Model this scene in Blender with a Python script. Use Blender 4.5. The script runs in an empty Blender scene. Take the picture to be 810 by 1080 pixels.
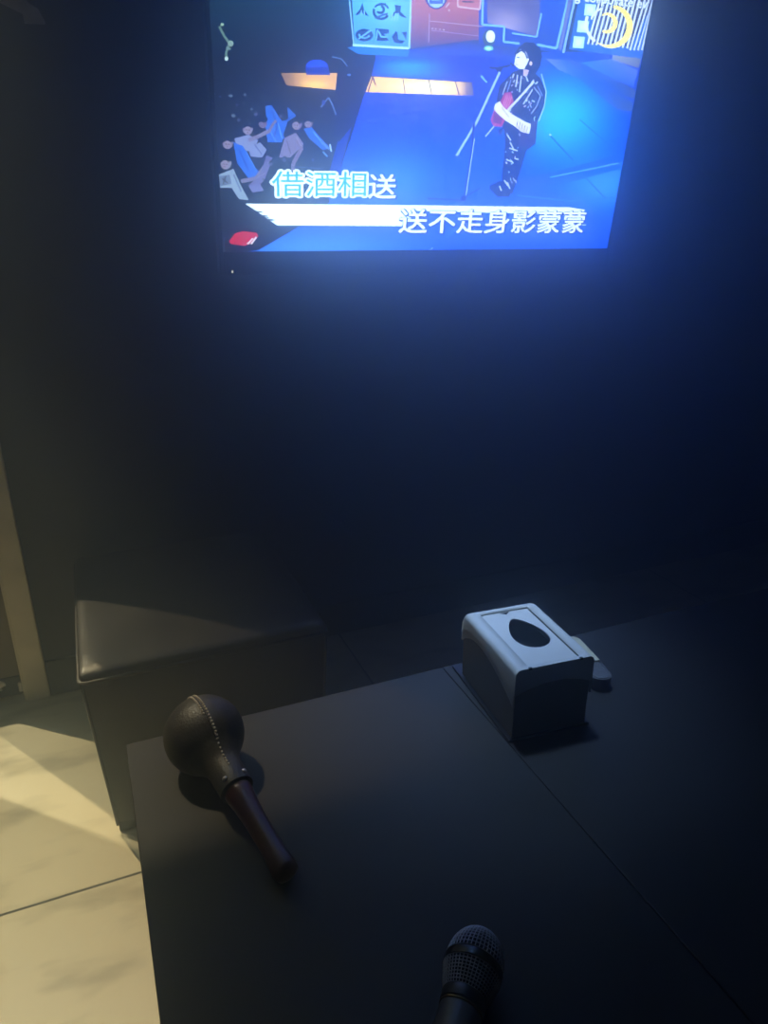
import bpy, bmesh, math, random
from mathutils import Vector, Matrix
random.seed(7)
C = bpy.context.scene.collection
sc = bpy.context.scene
PI = math.pi

# ------------------------------------------------------------------ camera
F, CX, CY = 754.0, 405.0, 540.0
HC = 1.15
PITCH, YAW = math.radians(21.302), math.radians(22.668)
FW = Vector((math.sin(YAW)*math.cos(PITCH), math.cos(YAW)*math.cos(PITCH), -math.sin(PITCH)))
RT = Vector((math.cos(YAW), -math.sin(YAW), 0))
UP = RT.cross(FW)
cam_d = bpy.data.cameras.new('camera')
cam_d.sensor_fit = 'VERTICAL'; cam_d.sensor_height = 36.0; cam_d.lens = F/1080*36.0
cam_d.clip_start = 0.02
cam = bpy.data.objects.new('camera', cam_d); C.objects.link(cam)
m3 = Matrix((RT, UP, -FW)).transposed()
cam.matrix_world = Matrix.Translation((0, 0, HC)) @ m3.to_4x4()
sc.camera = cam
CAM = Vector((0, 0, HC))

def ray(x, y):
    return FW + (x-CX)/F*RT - (y-CY)/F*UP

# ------------------------------------------------------------------ helpers
def lin(c):
    return tuple((v/255/12.92 if v/255 <= .04045 else ((v/255+.055)/1.055)**2.4) for v in c)

def mat(name, col, rough=.5, metal=0., spec=.5, noise=None, bump=None, rvar=None, coat=0.):
    m = bpy.data.materials.new(name); m.use_nodes = True
    nt = m.node_tree; b = nt.nodes['Principled BSDF']
    b.inputs['Base Color'].default_value = (*col, 1)
    b.inputs['Roughness'].default_value = rough
    b.inputs['Metallic'].default_value = metal
    b.inputs['Specular IOR Level'].default_value = spec
    b.inputs['Coat Weight'].default_value = coat
    tc = nt.nodes.new('ShaderNodeTexCoord')
    if noise:
        sc_, amt, det = noise
        n = nt.nodes.new('ShaderNodeTexNoise'); n.inputs['Scale'].default_value = sc_; n.inputs['Detail'].default_value = det
        nt.links.new(tc.outputs['Object'], n.inputs['Vector'])
        r = nt.nodes.new('ShaderNodeValToRGB')
        r.color_ramp.elements[0].position = .3; r.color_ramp.elements[1].position = .7
        r.color_ramp.elements[0].color = (*[v*(1-amt) for v in col], 1)
        r.color_ramp.elements[1].color = (*[min(1, v*(1+amt)) for v in col], 1)
        nt.links.new(n.outputs['Fac'], r.inputs['Fac']); nt.links.new(r.outputs['Color'], b.inputs['Base Color'])
    if rvar:
        sc_, lo, hi = rvar
        n = nt.nodes.new('ShaderNodeTexNoise'); n.inputs['Scale'].default_value = sc_; n.inputs['Detail'].default_value = 4
        nt.links.new(tc.outputs['Object'], n.inputs['Vector'])
        mr = nt.nodes.new('ShaderNodeMapRange'); mr.inputs['From Min'].default_value = .3; mr.inputs['From Max'].default_value = .7
        mr.inputs['To Min'].default_value = lo; mr.inputs['To Max'].default_value = hi
        nt.links.new(n.outputs['Fac'], mr.inputs['Value']); nt.links.new(mr.outputs['Result'], b.inputs['Roughness'])
    if bump:
        kind, sc_, st, di = bump
        if kind == 'noise':
            n = nt.nodes.new('ShaderNodeTexNoise'); n.inputs['Detail'].default_value = 5; out = 'Fac'
        else:
            n = nt.nodes.new('ShaderNodeTexVoronoi'); out = 'Distance'
        n.inputs['Scale'].default_value = sc_
        nt.links.new(tc.outputs['Object'], n.inputs['Vector'])
        bp = nt.nodes.new('ShaderNodeBump'); bp.inputs['Strength'].default_value = st; bp.inputs['Distance'].default_value = di
        nt.links.new(n.outputs[out], bp.inputs['Height']); nt.links.new(bp.outputs['Normal'], b.inputs['Normal'])
    return m

def obj(name, bm, m, parent=None, smooth=False, angle=None):
    me = bpy.data.meshes.new(name)
    bmesh.ops.recalc_face_normals(bm, faces=bm.faces[:])
    bm.to_mesh(me); bm.free()
    for x in (m if isinstance(m, (list, tuple)) else [m]): me.materials.append(x)
    if smooth:
        for p in me.polygons: p.use_smooth = True
    if angle is not None:
        me.set_sharp_from_angle(angle=math.radians(angle))
    o = bpy.data.objects.new(name, me); C.objects.link(o)
    if parent is not None: o.parent = parent
    return o

def thing(name, label, cat, loc=(0, 0, 0), rz=0.):
    o = bpy.data.objects.new(name, None); C.objects.link(o)
    o.location = loc; o.rotation_euler = (0, 0, rz); o.empty_display_size = .05
    o['label'] = label; o['category'] = cat
    return o

def struct(name, bm, m, parent=None, **k):
    o = obj(name, bm, m, parent, **k)
    if parent is None: o['kind'] = 'structure'
    return o

def box(bm, x0, x1, y0, y1, z0, z1, bev=0., seg=2):
    r = bmesh.ops.create_cube(bm, size=1.)
    vs = r['verts']
    for v in vs:
        v.co = Vector((x0+(v.co.x+.5)*(x1-x0), y0+(v.co.y+.5)*(y1-y0), z0+(v.co.z+.5)*(z1-z0)))
    if bev:
        es = list({e for v in vs for e in v.link_edges})
        bmesh.ops.bevel(bm, geom=es, offset=bev, segments=seg, profile=.5, affect='EDGES')
    return bm

def lathe(bm, prof, M=Matrix(), seg=32, cap=True):
    """profile of (radius, height) turned about Z and placed by M"""
    rings = []
    for r, z in prof:
        if r < 1e-6:
            rings.append([bm.verts.new(M @ Vector((0, 0, z)))])
        else:
            rings.append([bm.verts.new(M @ Vector((r*math.cos(2*PI*i/seg), r*math.sin(2*PI*i/seg), z))) for i in range(seg)])
    for a, b in zip(rings, rings[1:]):
        for i in range(seg):
            j = (i+1) % seg
            if len(a) == 1 and len(b) == 1: continue
            if len(a) == 1: bm.faces.new((a[0], b[i], b[j]))
            elif len(b) == 1: bm.faces.new((a[i], a[j], b[0]))
            else: bm.faces.new((a[i], a[j], b[j], b[i]))
    if cap:
        for rg in (rings[0], rings[-1]):
            if len(rg) > 1: bm.faces.new(rg)
    return bm

def tube(bm, pts, r, seg=8, closed=False):
    pts = [Vector(p) for p in pts]; n = len(pts); rings = []
    ref = None
    for i, p in enumerate(pts):
        a = pts[(i-1) % n] if (closed or i > 0) else p
        b = pts[(i+1) % n] if (closed or i < n-1) else p
        t = (b-a).normalized()
        if ref is None:
            ref = t.orthogonal().normalized()
        ref = (ref - t*ref.dot(t)).normalized()
        s = t.cross(ref)
        rr = r[i] if isinstance(r, (list, tuple)) else r
        rings.append([bm.verts.new(p + rr*(math.cos(2*PI*k/seg)*ref + math.sin(2*PI*k/seg)*s)) for k in range(seg)])
    m = n if closed else n-1
    for i in range(m):
        a, b = rings[i], rings[(i+1) % n]
        for k in range(seg):
            bm.faces.new((a[k], a[(k+1) % seg], b[(k+1) % seg], b[k]))
    if not closed:
        bm.faces.new(rings[0]); bm.faces.new(rings[-1])
    return bm

def soft_box(bm, sx, sy, sz, r, n=20, top=None):
    """rounded box resting on z = 0, centred in x and y; top(u, v) adds to the height of the upper faces"""
    tmp = bmesh.new()
    bmesh.ops.create_cube(tmp, size=2.)
    bmesh.ops.subdivide_edges(tmp, edges=tmp.edges[:], cuts=n, use_grid_fill=True)
    hx, hy, hz = sx/2, sy/2, sz/2
    vm = {}
    for v in tmp.verts:
        # more grid lines near the edges
        q = Vector([math.copysign(abs(c)**.6 if abs(c) < 1 else 1, c) for c in v.co])
        p = Vector((q.x*hx, q.y*hy, q.z*hz))
        i = Vector((max(-hx+r, min(hx-r, p.x)), max(-hy+r, min(hy-r, p.y)), max(-hz+r, min(hz-r, p.z))))
        d = p - i
        if d.length > 1e-9: p = i + d.normalized()*r
        if top and p.z > 0:
            p.z += top(p.x/hx, p.y/hy)*(p.z/hz)
        vm[v] = bm.verts.new((p.x, p.y, p.z+hz))
    for f in tmp.faces: bm.faces.new([vm[v] for v in f.verts])
    tmp.free()
    return bm

def frame_M(o, zdir, xhint=(0, 0, 1)):
    z = Vector(zdir).normalized(); x = Vector(xhint); x = (x - z*x.dot(z)).normalized(); y = z.cross(x)
    return Matrix.Translation(o) @ Matrix((x, y, z)).transposed().to_4x4()

# ------------------------------------------------------------------ materials
M = {}
M['wall'] = mat('charcoal_paint', (.055, .052, .050), .75, noise=(3., .12, 4), bump=('noise', 60, .08, .002))
M['base'] = mat('dark_baseboard', (.022, .021, .020), .5, noise=(9., .2, 3))
M['ceil'] = mat('dark_ceiling', (.03, .03, .033), .85, noise=(4., .1, 3))
M['trim'] = mat('cream_door_frame', (.80, .76, .64), .5, noise=(14., .10, 4), bump=('noise', 40, .1, .001))
M['door'] = mat('taupe_door', (.17, .145, .105), .45, noise=(6., .12, 4))
M['steel'] = mat('brushed_steel', (.62, .6, .56), .3, metal=1., rvar=(50., .2, .4))
M['leather'] = mat('black_leather', (.030, .028, .026), .42, bump=('voronoi', 260, .22, .0012), rvar=(7., .34, .52), noise=(5., .2, 4))
M['piping'] = mat('black_leather_piping', (.045, .042, .038), .42, bump=('noise', 200, .2, .0006))
M['foot'] = mat('black_plinth', (.01, .01, .01), .6, noise=(20., .2, 2))
M['table'] = mat('black_laminate', (.042, .0405, .041), .5, spec=.13, noise=(3., .15, 3), rvar=(5., .38, .46))
M['black_plastic'] = mat('black_plastic', (.012, .012, .013), .35, noise=(30., .1, 2))
M['tissue_white'] = mat('white_plastic', (.78, .77, .74), .38, noise=(12., .04, 3))
M['tissue_grey'] = mat('grey_plastic', (.20, .185, .165), .42, noise=(12., .06, 3))
M['inside'] = mat('dark_inside', (.006, .006, .006), .8, noise=(20., .2, 2))
M['ball_leather'] = mat('dark_brown_leather', (.038, .033, .028), .5, bump=('voronoi', 420, .3, .0012), noise=(40., .25, 4))
M['stitch'] = mat('waxed_stitch', (.75, .68, .58), .4, noise=(80., .2, 2))
M['stud'] = mat('steel_stud', (.80, .78, .74), .34, metal=.7, noise=(60., .1, 2))
M['red_wood'] = mat('dark_red_wood', (.075, .013, .010), .36, noise=(26., .35, 6))
M['mic_mesh'] = mat('grey_steel_mesh', (.88, .86, .86), .42, metal=.2, noise=(90., .15, 2))
M['mic_band'] = mat('dark_steel_band', (.06, .06, .065), .25, metal=1., noise=(50., .1, 2))
M['mic_foam'] = mat('black_foam', (.008, .008, .008), .9, noise=(200., .3, 2))
M['mic_body'] = mat('grey_lacquer', (.14, .14, .155), .36, metal=.2, noise=(25., .1, 3))
M['gold'] = mat('brass_ring', (.22, .16, .07), .4, metal=1., noise=(30., .1, 2))
M['card'] = mat('cream_card', (.70, .64, .46), .5, noise=(60., .10, 4))
M['decal'] = mat('grey_wall_print', (.5, .48, .46), .7, noise=(30., .25, 4))

# floor: large polished beige tiles with thin dark joints, scuffs and faint cloudy streaks
fm = bpy.data.materials.new('beige_polished_tile'); fm.use_nodes = True
nt = fm.node_tree; b = nt.nodes['Principled BSDF']
tc = nt.nodes.new('ShaderNodeTexCoord')
mp = nt.nodes.new('ShaderNodeMapping'); mp.inputs['Location'].default_value = (.59, -1.135, 0)
nt.links.new(tc.outputs['Object'], mp.inputs['Vector'])
br = nt.nodes.new('ShaderNodeTexBrick'); br.offset = 0; br.squash = 1
br.inputs['Scale'].default_value = 1; br.inputs['Brick Width'].default_value = 1.2; br.inputs['Row Height'].default_value = 1.2
br.inputs['Mortar Size'].default_value = .0030; br.inputs['Mortar Smooth'].default_value = .1
br.inputs['Color1'].default_value = (1, 1, 1, 1); br.inputs['Color2'].default_value = (1, 1, 1, 1); br.inputs['Mortar'].default_value = (0, 0, 0, 1)
nt.links.new(mp.outputs['Vector'], br.inputs['Vector'])
mp2 = nt.nodes.new('ShaderNodeMapping'); mp2.inputs['Rotation'].default_value = (0, 0, math.radians(25)); mp2.inputs['Scale'].default_value = (3.2, 8.5, 1)
nt.links.new(tc.outputs['Object'], mp2.inputs['Vector'])
n1 = nt.nodes.new('ShaderNodeTexNoise'); n1.inputs['Scale'].default_value = 1.6; n1.inputs['Detail'].default_value = 3
nt.links.new(mp2.outputs['Vector'], n1.inputs['Vector'])
rp = nt.nodes.new('ShaderNodeValToRGB'); e = rp.color_ramp.elements
e[0].position = .30; e[0].color = (.33, .30, .215, 1); e[1].position = .50; e[1].color = (.56, .515, .38, 1)
nt.links.new(n1.outputs['Fac'], rp.inputs['Fac'])
mx = nt.nodes.new('ShaderNodeMix'); mx.data_type = 'RGBA'
mx.inputs[6].default_value = (.018, .014, .009, 1)
nt.links.new(br.outputs['Color'], mx.inputs[0]); nt.links.new(rp.outputs['Color'], mx.inputs[7])
nt.links.new(mx.outputs[2], b.inputs['Base Color'])
n2 = nt.nodes.new('ShaderNodeTexNoise'); n2.inputs['Scale'].default_value = 14; n2.inputs['Detail'].default_value = 4
nt.links.new(tc.outputs['Object'], n2.inputs['Vector'])
mr = nt.nodes.new('ShaderNodeMapRange'); mr.inputs['From Min'].default_value = .35; mr.inputs['From Max'].default_value = .7
mr.inputs['To Min'].default_value = .34; mr.inputs['To Max'].default_value = .5
nt.links.new(n2.outputs['Fac'], mr.inputs['Value']); nt.links.new(mr.outputs['Result'], b.inputs['Roughness'])
bp = nt.nodes.new('ShaderNodeBump'); bp.inputs['Strength'].default_value = .25; bp.inputs['Distance'].default_value = .002
nt.links.new(br.outputs['Color'], bp.inputs['Height']); nt.links.new(bp.outputs['Normal'], b.inputs['Normal'])
M['floor'] = fm

# clear pane: mostly see-through, a little mirror
gm = bpy.data.materials.new('door_glass'); gm.use_nodes = True
nt = gm.node_tree; nt.nodes.remove(nt.nodes['Principled BSDF'])
tr = nt.nodes.new('ShaderNodeBsdfTransparent'); tr.inputs['Color'].default_value = (.96, .97, .95, 1)
gl = nt.nodes.new('ShaderNodeBsdfGlossy'); gl.inputs['Roughness'].default_value = .02
fr = nt.nodes.new('ShaderNodeLayerWeight'); fr.inputs['Blend'].default_value = .12
ms = nt.nodes.new('ShaderNodeMixShader')
mf = nt.nodes.new('ShaderNodeMath'); mf.operation = 'MULTIPLY_ADD'; mf.inputs[1].default_value = .3; mf.inputs[2].default_value = .03
nt.links.new(fr.outputs['Facing'], mf.inputs[0]); nt.links.new(mf.outputs['Value'], ms.inputs['Fac']); nt.links.new(tr.outputs['BSDF'], ms.inputs[1]); nt.links.new(gl.outputs['BSDF'], ms.inputs[2])
nt.links.new(ms.outputs['Shader'], nt.nodes['Material Output'].inputs['Surface'])
M['glass'] = gm
# smoky clear plastic of the little case
pm = bpy.data.materials.new('smoky_clear_plastic'); pm.use_nodes = True
nt = pm.node_tree; b = nt.nodes['Principled BSDF']
b.inputs['Base Color'].default_value = (.30, .30, .33, 1); b.inputs['Roughness'].default_value = .22
tr = nt.nodes.new('ShaderNodeBsdfTransparent'); tr.inputs['Color'].default_value = (.75, .75, .78, 1)
nz = nt.nodes.new('ShaderNodeTexNoise'); nz.inputs['Scale'].default_value = 40
mr = nt.nodes.new('ShaderNodeMapRange'); mr.inputs['To Min'].default_value = .40; mr.inputs['To Max'].default_value = .60
ms = nt.nodes.new('ShaderNodeMixShader')
nt.links.new(nz.outputs['Fac'], mr.inputs['Value']); nt.links.new(mr.outputs['Result'], ms.inputs['Fac'])
nt.links.new(tr.outputs['BSDF'], ms.inputs[1]); nt.links.new(b.outputs['BSDF'], ms.inputs[2])
nt.links.new(ms.outputs['Shader'], nt.nodes['Material Output'].inputs['Surface'])
M['clear'] = pm
# TV picture: emission read from the picture's own colours
em = bpy.data.materials.new('television_picture'); em.use_nodes = True
nt = em.node_tree; nt.nodes.remove(nt.nodes['Principled BSDF'])
at = nt.nodes.new('ShaderNodeVertexColor'); at.layer_name = 'picture'
es = nt.nodes.new('ShaderNodeEmission'); es.inputs['Strength'].default_value = 5.2
cb = nt.nodes.new('ShaderNodeMix'); cb.data_type = 'RGBA'; cb.blend_type = 'MULTIPLY'; cb.inputs[0].default_value = 1; cb.inputs[7].default_value = (.32, .50, .74, 1)
nt.links.new(at.outputs['Color'], cb.inputs[6]); nt.links.new(cb.outputs[2], es.inputs['Color']); nt.links.new(es.outputs['Emission'], nt.nodes['Material Output'].inputs['Surface'])
M['picture'] = em
lm = bpy.data.materials.new('standby_light'); lm.use_nodes = True
nt = lm.node_tree; nt.nodes.remove(nt.nodes['Principled BSDF'])
es = nt.nodes.new('ShaderNodeEmission'); es.inputs['Strength'].default_value = 1.0; es.inputs['Color'].default_value = (.75, .8, .7, 1)
nt.links.new(es.outputs['Emission'], nt.nodes['Material Output'].inputs['Surface'])
M['led'] = lm

# ------------------------------------------------------------------ room
XL, XR, YB, YF, ZC = -1.7, 2.6, 1.83, -1.9, 3.05
struct('floor', box(bmesh.new(), XL-.1, XR+.1, YF-.1, YB+.1, -.1, 0), M['floor'])
struct('ceiling', box(bmesh.new(), XL-.1, XR+.1, YF-.1, YB+.1, ZC, ZC+.1), M['ceil'])
DL, DR = -1.13, -.26          # door leaf
bm = bmesh.new()
box(bm, DR+.0, XR+.1, YB, YB+.1, 0, ZC); box(bm, XL-.1, DL, YB, YB+.1, 0, ZC); box(bm, DL, DR, YB, YB+.1, 2.99, ZC)
struct('wall_back', bm, M['wall'])
struct('wall_left', box(bmesh.new(), XL-.1, XL, YF, YB, 0, ZC), M['wall'])
struct('wall_right', box(bmesh.new(), XR, XR+.1, YF, YB, 0, ZC), M['wall'])
struct('wall_front', box(bmesh.new(), XL-.1, XR+.1, YF-.1, YF, 0, ZC), M['wall'])
bm = bmesh.new(); box(bm, -.204, XR, YB-.012, YB, 0, .104, .003)
struct('baseboard_back', bm, M['base'])
# cream door frame: right post, left post, head with a rounded arris and a stop bead
bm = bmesh.new()
for x0, x1 in ((DR, -.204), (DL-.056, DL)):
    box(bm, x0, x1, YB-.018, YB-.001, 0, 3.04, .004)
box(bm, DR-.006, DR, YB-.010, YB+.005, 0, 2.99, .002)
box(bm, DL, DR, YB-.018, YB-.001, 2.985, 3.04, .004)
tr1 = struct('trim_1', bm, M['trim'])
# door: solid leaf with a tall narrow pane
GX0, GX1, GZ0, GZ1 = -.72, -.412, .205, 2.906
bm = bmesh.new()
y0, y1 = YB+.01, YB+.05
box(bm, DL+.004, GX0, y0, y1, .012, 2.975, .002); box(bm, GX1, DR-.008, y0, y1, .012, 2.975, .002)
box(bm, GX0, GX1, y0, y1, .012, GZ0); box(bm, GX0, GX1, y0, y1, GZ1, 2.975)
dr = struct('door_1', bm, M['door'])
obj('glass_pane', box(bmesh.new(), GX0, GX1, YB+.028, YB+.032, GZ0, GZ1), M['glass'], dr)
bm = bmesh.new(); box(bm, DL+.01, DR-.010, YB+.004, YB+.0105, .014, .070, .002)
obj('kick_plate', bm, M['base'], dr)
bm = bmesh.new(); lathe(bm, [(0, 0), (.006, 0), (.006, .022), (.004, .026), (0, .026)], Matrix.Translation((DR-.010, YB-.004, .030)), 14)  # steel pin added to stand for the light leaking at the door's foot
obj('light_leak_pin', bm, M['steel'], dr, smooth=True, angle=40)
bm = bmesh.new(); lathe(bm, [(0, 0), (.014, 0), (.014, .004), (.009, .007), (0, .007)], frame_M((-.318, YB+.004, .052), (0, -1, 0)), 20)
obj('lock_cylinder', bm, M['steel'], dr, smooth=True, angle=40)

# hallway behind the door, with its two ceiling downlights
bm = bmesh.new()
box(bm, -4.6, .6, YB+.101, 4.9, -.1, -.001); box(bm, -4.6, .6, 4.9, 5.0, -.1, 3.6); box(bm, -4.6, .6, YB+.101, 4.9, 3.5, 3.6)
box(bm, -4.7, -4.6, YB+.101, 5.0, -.1, 3.6); box(bm, .6, .7, YB+.101, 5.0, -.1, 3.6)
box(bm, -4.7, .7, YB+.101, YB+.13, 3.05, 3.6); box(bm, -4.7, -1.81, YB+.101, YB+.13, -.1, 3.6)
struct('wall_hallway', bm, M['wall'])

def spot(name, loc, aim, power, col, angle, blend, r):
    l = bpy.data.lights.new(name, 'SPOT'); l.energy = power; l.color = col; l.spot_size = math.radians(angle); l.spot_blend = blend
    l.shadow_soft_size = r
    o = bpy.data.objects.new(name, l); C.objects.link(o); o.location = loc
    o.rotation_euler = (Vector(aim)-Vector(loc)).to_track_quat('-Z', 'Y').to_euler()
    return o
WARM = (1., .93, .68)
spot('hallway_downlight', (-.573, 2.10, 3.28), (-.19, .94, .0), 660, WARM, 33, 1., .003)
spot('hallway_downlight', (-2.43, 3.59, 3.28), (-.20, 1.40, .1), 950, WARM, 20, .6, .022)

# ------------------------------------------------------------------ haze volume added to imitate lens glare from the television
HZ0, HZ1, HZY = .13, .66, .40
hb = bmesh.new(); box(hb, XL-.004, XR+.004, YF-.004, YB+.0045, -.004, ZC+.004)
hm = bpy.data.materials.new('glare_haze'); hm.use_nodes = True
nt = hm.node_tree; nt.nodes.remove(nt.nodes['Principled BSDF'])
vs = nt.nodes.new('ShaderNodeVolumeScatter'); vs.inputs['Color'].default_value = (.60, .78, 1, 1)
vs.inputs['Density'].default_value = .50; vs.inputs['Anisotropy'].default_value = .85
# the haze is thicker towards the television wall and thins out towards the door and the near end of the room
tc = nt.nodes.new('ShaderNodeTexCoord'); sp = nt.nodes.new('ShaderNodeSeparateXYZ'); nt.links.new(tc.outputs['Object'], sp.inputs['Vector'])
def ramp(out, a, b_, lo, hi):
    m_ = nt.nodes.new('ShaderNodeMapRange'); m_.interpolation_type = 'SMOOTHSTEP'
    m_.inputs['From Min'].default_value = a; m_.inputs['From Max'].default_value = b_; m_.inputs['To Min'].default_value = lo; m_.inputs['To Max'].default_value = hi
    nt.links.new(sp.outputs[out], m_.inputs['Value']); return m_.outputs['Result']
mu = nt.nodes.new('ShaderNodeMath'); mu.operation = 'MULTIPLY'
nt.links.new(ramp('X', -.42, .28, HZ0, HZ1), mu.inputs[0]); nt.links.new(ramp('Y', .2, 1.5, HZY, 1.), mu.inputs[1])
nt.links.new(mu.outputs['Value'], vs.inputs['Density'])
nt.links.new(vs.outputs['Volume'], nt.nodes['Material Output'].inputs['Volume'])
hz = obj('haze', hb, hm); hz['kind'] = 'stuff'; hz['label'] = 'thin haze volume added to imitate blue lens glare around the television'; hz['category'] = 'haze'

# ------------------------------------------------------------------ television
TILT = math.radians(7.2)
S0 = Vector((.3327, 1.76, 1.1104)); SX = Vector((1, 0, 0)); SU = Vector((0, -math.sin(TILT), math.cos(TILT))); SN = SX.cross(SU)
W, Hh = 1.0911, .6137
tv = thing('television', 'wall-mounted flat television tilted forward, showing a blue concert stage with song captions', 'television', (0, 0, 0))
tv.location = S0
def TV(u, v, w=0.): return SX*u + SU*v + SN*w      # local to the television's base point
def suv(x, y):
    """a point of the television picture: where the sight line through photo point x, y meets the screen"""
    d = ray(x, y); t = (S0-CAM).dot(SN)/d.dot(SN); p = CAM + d*t - S0
    return p.dot(SX), p.dot(SU)
def inv(u, v):
    p = S0 + SX*u + SU*v - CAM; z = p.dot(FW)
    return CX+F*p.dot(RT)/z, CY-F*p.dot(UP)/z

def tbox(bm, u0, u1, v0, v1, w0, w1, bev=0.):
    t = bmesh.new(); box(t, u0, u1, v0, v1, w0, w1, bev)
    mp = {v: bm.verts.new(TV(*v.co)) for v in t.verts}
    for f in t.faces: bm.faces.new([mp[v] for v in f.verts])
    t.free()
BZ, CH = .009, .052
bm = bmesh.new()
tbox(bm, -BZ, 0, -CH, Hh+BZ, -.03, .004, .0015); tbox(bm, W, W+BZ, -CH, Hh+BZ, -.03, .004, .0015)
tbox(bm, 0, W, Hh, Hh+BZ, -.03, .004, .0015); tbox(bm, 0, W, -CH, 0, -.03, .004, .0015)
obj('bezel', bm, M['black_plastic'], tv)
bm = bmesh.new(); tbox(bm, -.002, W+.002, -CH+.006, Hh+.004, -.034, -.002, .003); tbox(bm, .25, W-.25, .03, .4, -.052, -.034, .006)
obj('back_housing', bm, M['black_plastic'], tv)
bm = bmesh.new(); tbox(bm, .4, .7, .18, .34, -.058, -.050, .002)
lz = YB - S0.y
for u in (.44, .64):
    tbox(bm, u, u+.02, .14, .38, -.062, -.055, .001)
    a = TV(u+.01, .36, -.058); tube(bm, [a, (a.x, lz-.006, a.z-.01)], .008, 8)
    a = TV(u+.01, .18, -.058); tube(bm, [a, (a.x, lz-.006, a.z)], .008, 8)
t = bmesh.new(); box(t, .38, .72, lz-.01, lz-.0005, .12, .42, .002)
mpv = {v: bm.verts.new(v.co) for v in t.verts}
for f in t.faces: bm.faces.new([mpv[v] for v in f.verts])
t.free()
obj('wall_bracket', bm, M['steel'], tv)
u, v = suv(245, 293.5)
bm = bmesh.new(); tbox(bm, u-.0022, u+.0022, -.047, -.041, .0038, .0046, .0003)
obj('indicator_light', bm, M['led'], tv)

# --- the picture: one mesh in thin layers, its colours carried by its corners
pb = bmesh.new(); pc = pb.loops.layers.float_color.new('picture')
def paint(f, cols):
    for l, c in zip(f.loops, cols): l[pc] = (*c, 1)
LV = [0.]
def layer(): LV[0] += .000011; return LV[0]
def clampuv(u, v): return max(0, min(W, u)), max(0, min(Hh, v))
def uvpoly(pts, cols):
    w = layer()
    vs_ = [pb.verts.new(TV(*clampuv(*p), w)) for p in pts]
    try: f = pb.faces.new(vs_)
    except ValueError: return
    f.normal_update()
    if f.normal.dot(SN) < 0: f.normal_flip()
    if isinstance(cols, tuple): cols = [cols]*len(pts)
    d = {v: c for v, c in zip(vs_, cols)}
    for l in f.loops: l[pc] = (*d[l.vert], 1)
    r = bmesh.ops.triangulate(pb, faces=[f]) if len(pts) > 4 else None
def poly(pts, col):
    cols = lin(col) if isinstance(col[0], (int, float)) else [lin(c) for c in col]
    uvpoly([suv(*p) for p in pts], cols)
def stroke(pts, wd, col):
    for (a, b_) in zip(pts, pts[1:]):
        dx, dy = b_[0]-a[0], b_[1]-a[1]; L = math.hypot(dx, dy) or 1; nx, ny = -dy/L*wd/2, dx/L*wd/2
        poly([(a[0]+nx, a[1]+ny), (b_[0]+nx, b_[1]+ny), (b_[0]-nx, b_[1]-ny), (a[0]-nx, a[1]-ny)], col)
def blob(cx, cy, rx, ry, col, n=14, rot=0., a0=0., a1=360.):
    pts = []
    for i in range(n):
        a = math.radians(a0+(a1-a0)*i/n); x, y = rx*math.cos(a), ry*math.sin(a)
        r_ = math.radians(rot); pts.append((cx+x*math.cos(r_)-y*math.sin(r_), cy+x*math.sin(r_)+y*math.cos(r_)))
    poly(pts, col)
def ring(cx, cy, r0, r1, col, a0, a1, n=18, sq=1.):
    for i in range(n):
        p = []
        for a, r in ((i, r0(i/n)), (i+1, r0((i+1)/n)), (i+1, r1((i+1)/n)), (i, r1(i/n))):
            t = math.radians(a0+(a1-a0)*a/n); p.append((cx+r*math.cos(t), cy+r*math.sin(t)*sq))
        poly(p, col)
def mixc(a, b_, t): t = max(0, min(1, t)); t = t*t*(3-2*t); return tuple(x*(1-t)+y*t for x, y in zip(a, b_))

def grid(pts, nx, ny, fn):
    """four corners in picture points, divided nx by ny, coloured by fn(x, y)"""
    w = layer(); vs_ = []
    for j in range(ny+1):
        row = []
        for i in range(nx+1):
            s, t = i/nx, j/ny
            x = (pts[0][0]*(1-s)+pts[1][0]*s)*(1-t)+(pts[3][0]*(1-s)+pts[2][0]*s)*t
            y = (pts[0][1]*(1-s)+pts[1][1]*s)*(1-t)+(pts[3][1]*(1-s)+pts[2][1]*s)*t
            row.append((pb.verts.new(TV(*clampuv(*suv(x, y)), w)), lin(fn(x, y))))
        vs_.append(row)
    for j in range(ny):
        for i in range(nx):
            q = [vs_[j][i], vs_[j+1][i], vs_[j+1][i+1], vs_[j][i+1]]
            try: f = pb.faces.new([a for a, _ in q])
            except ValueError: continue
            d = {a: c for a, c in q}
            for l in f.loops: l[pc] = (*d[l.vert], 1)

# backdrop: dark auditorium
ny, nx = 10, 16
w0 = layer(); vv = [[pb.verts.new(TV(W*i/nx, Hh*j/ny, w0)) for i in range(nx+1)] for j in range(ny+1)]
def audc(x, y):
    c = (10, 13, 26)
    return mixc((16, 40, 54), c, (y-0)/70)
for j in range(ny):
    for i in range(nx):
        f = pb.faces.new([vv[j][i], vv[j][i+1], vv[j+1][i+1], vv[j+1][i]])
        for l in f.loops:
            p = l.vert.co; x, y = inv(p.dot(SX), p.dot(SU)); l[pc] = (*lin(audc(x, y)), 1)
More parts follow.
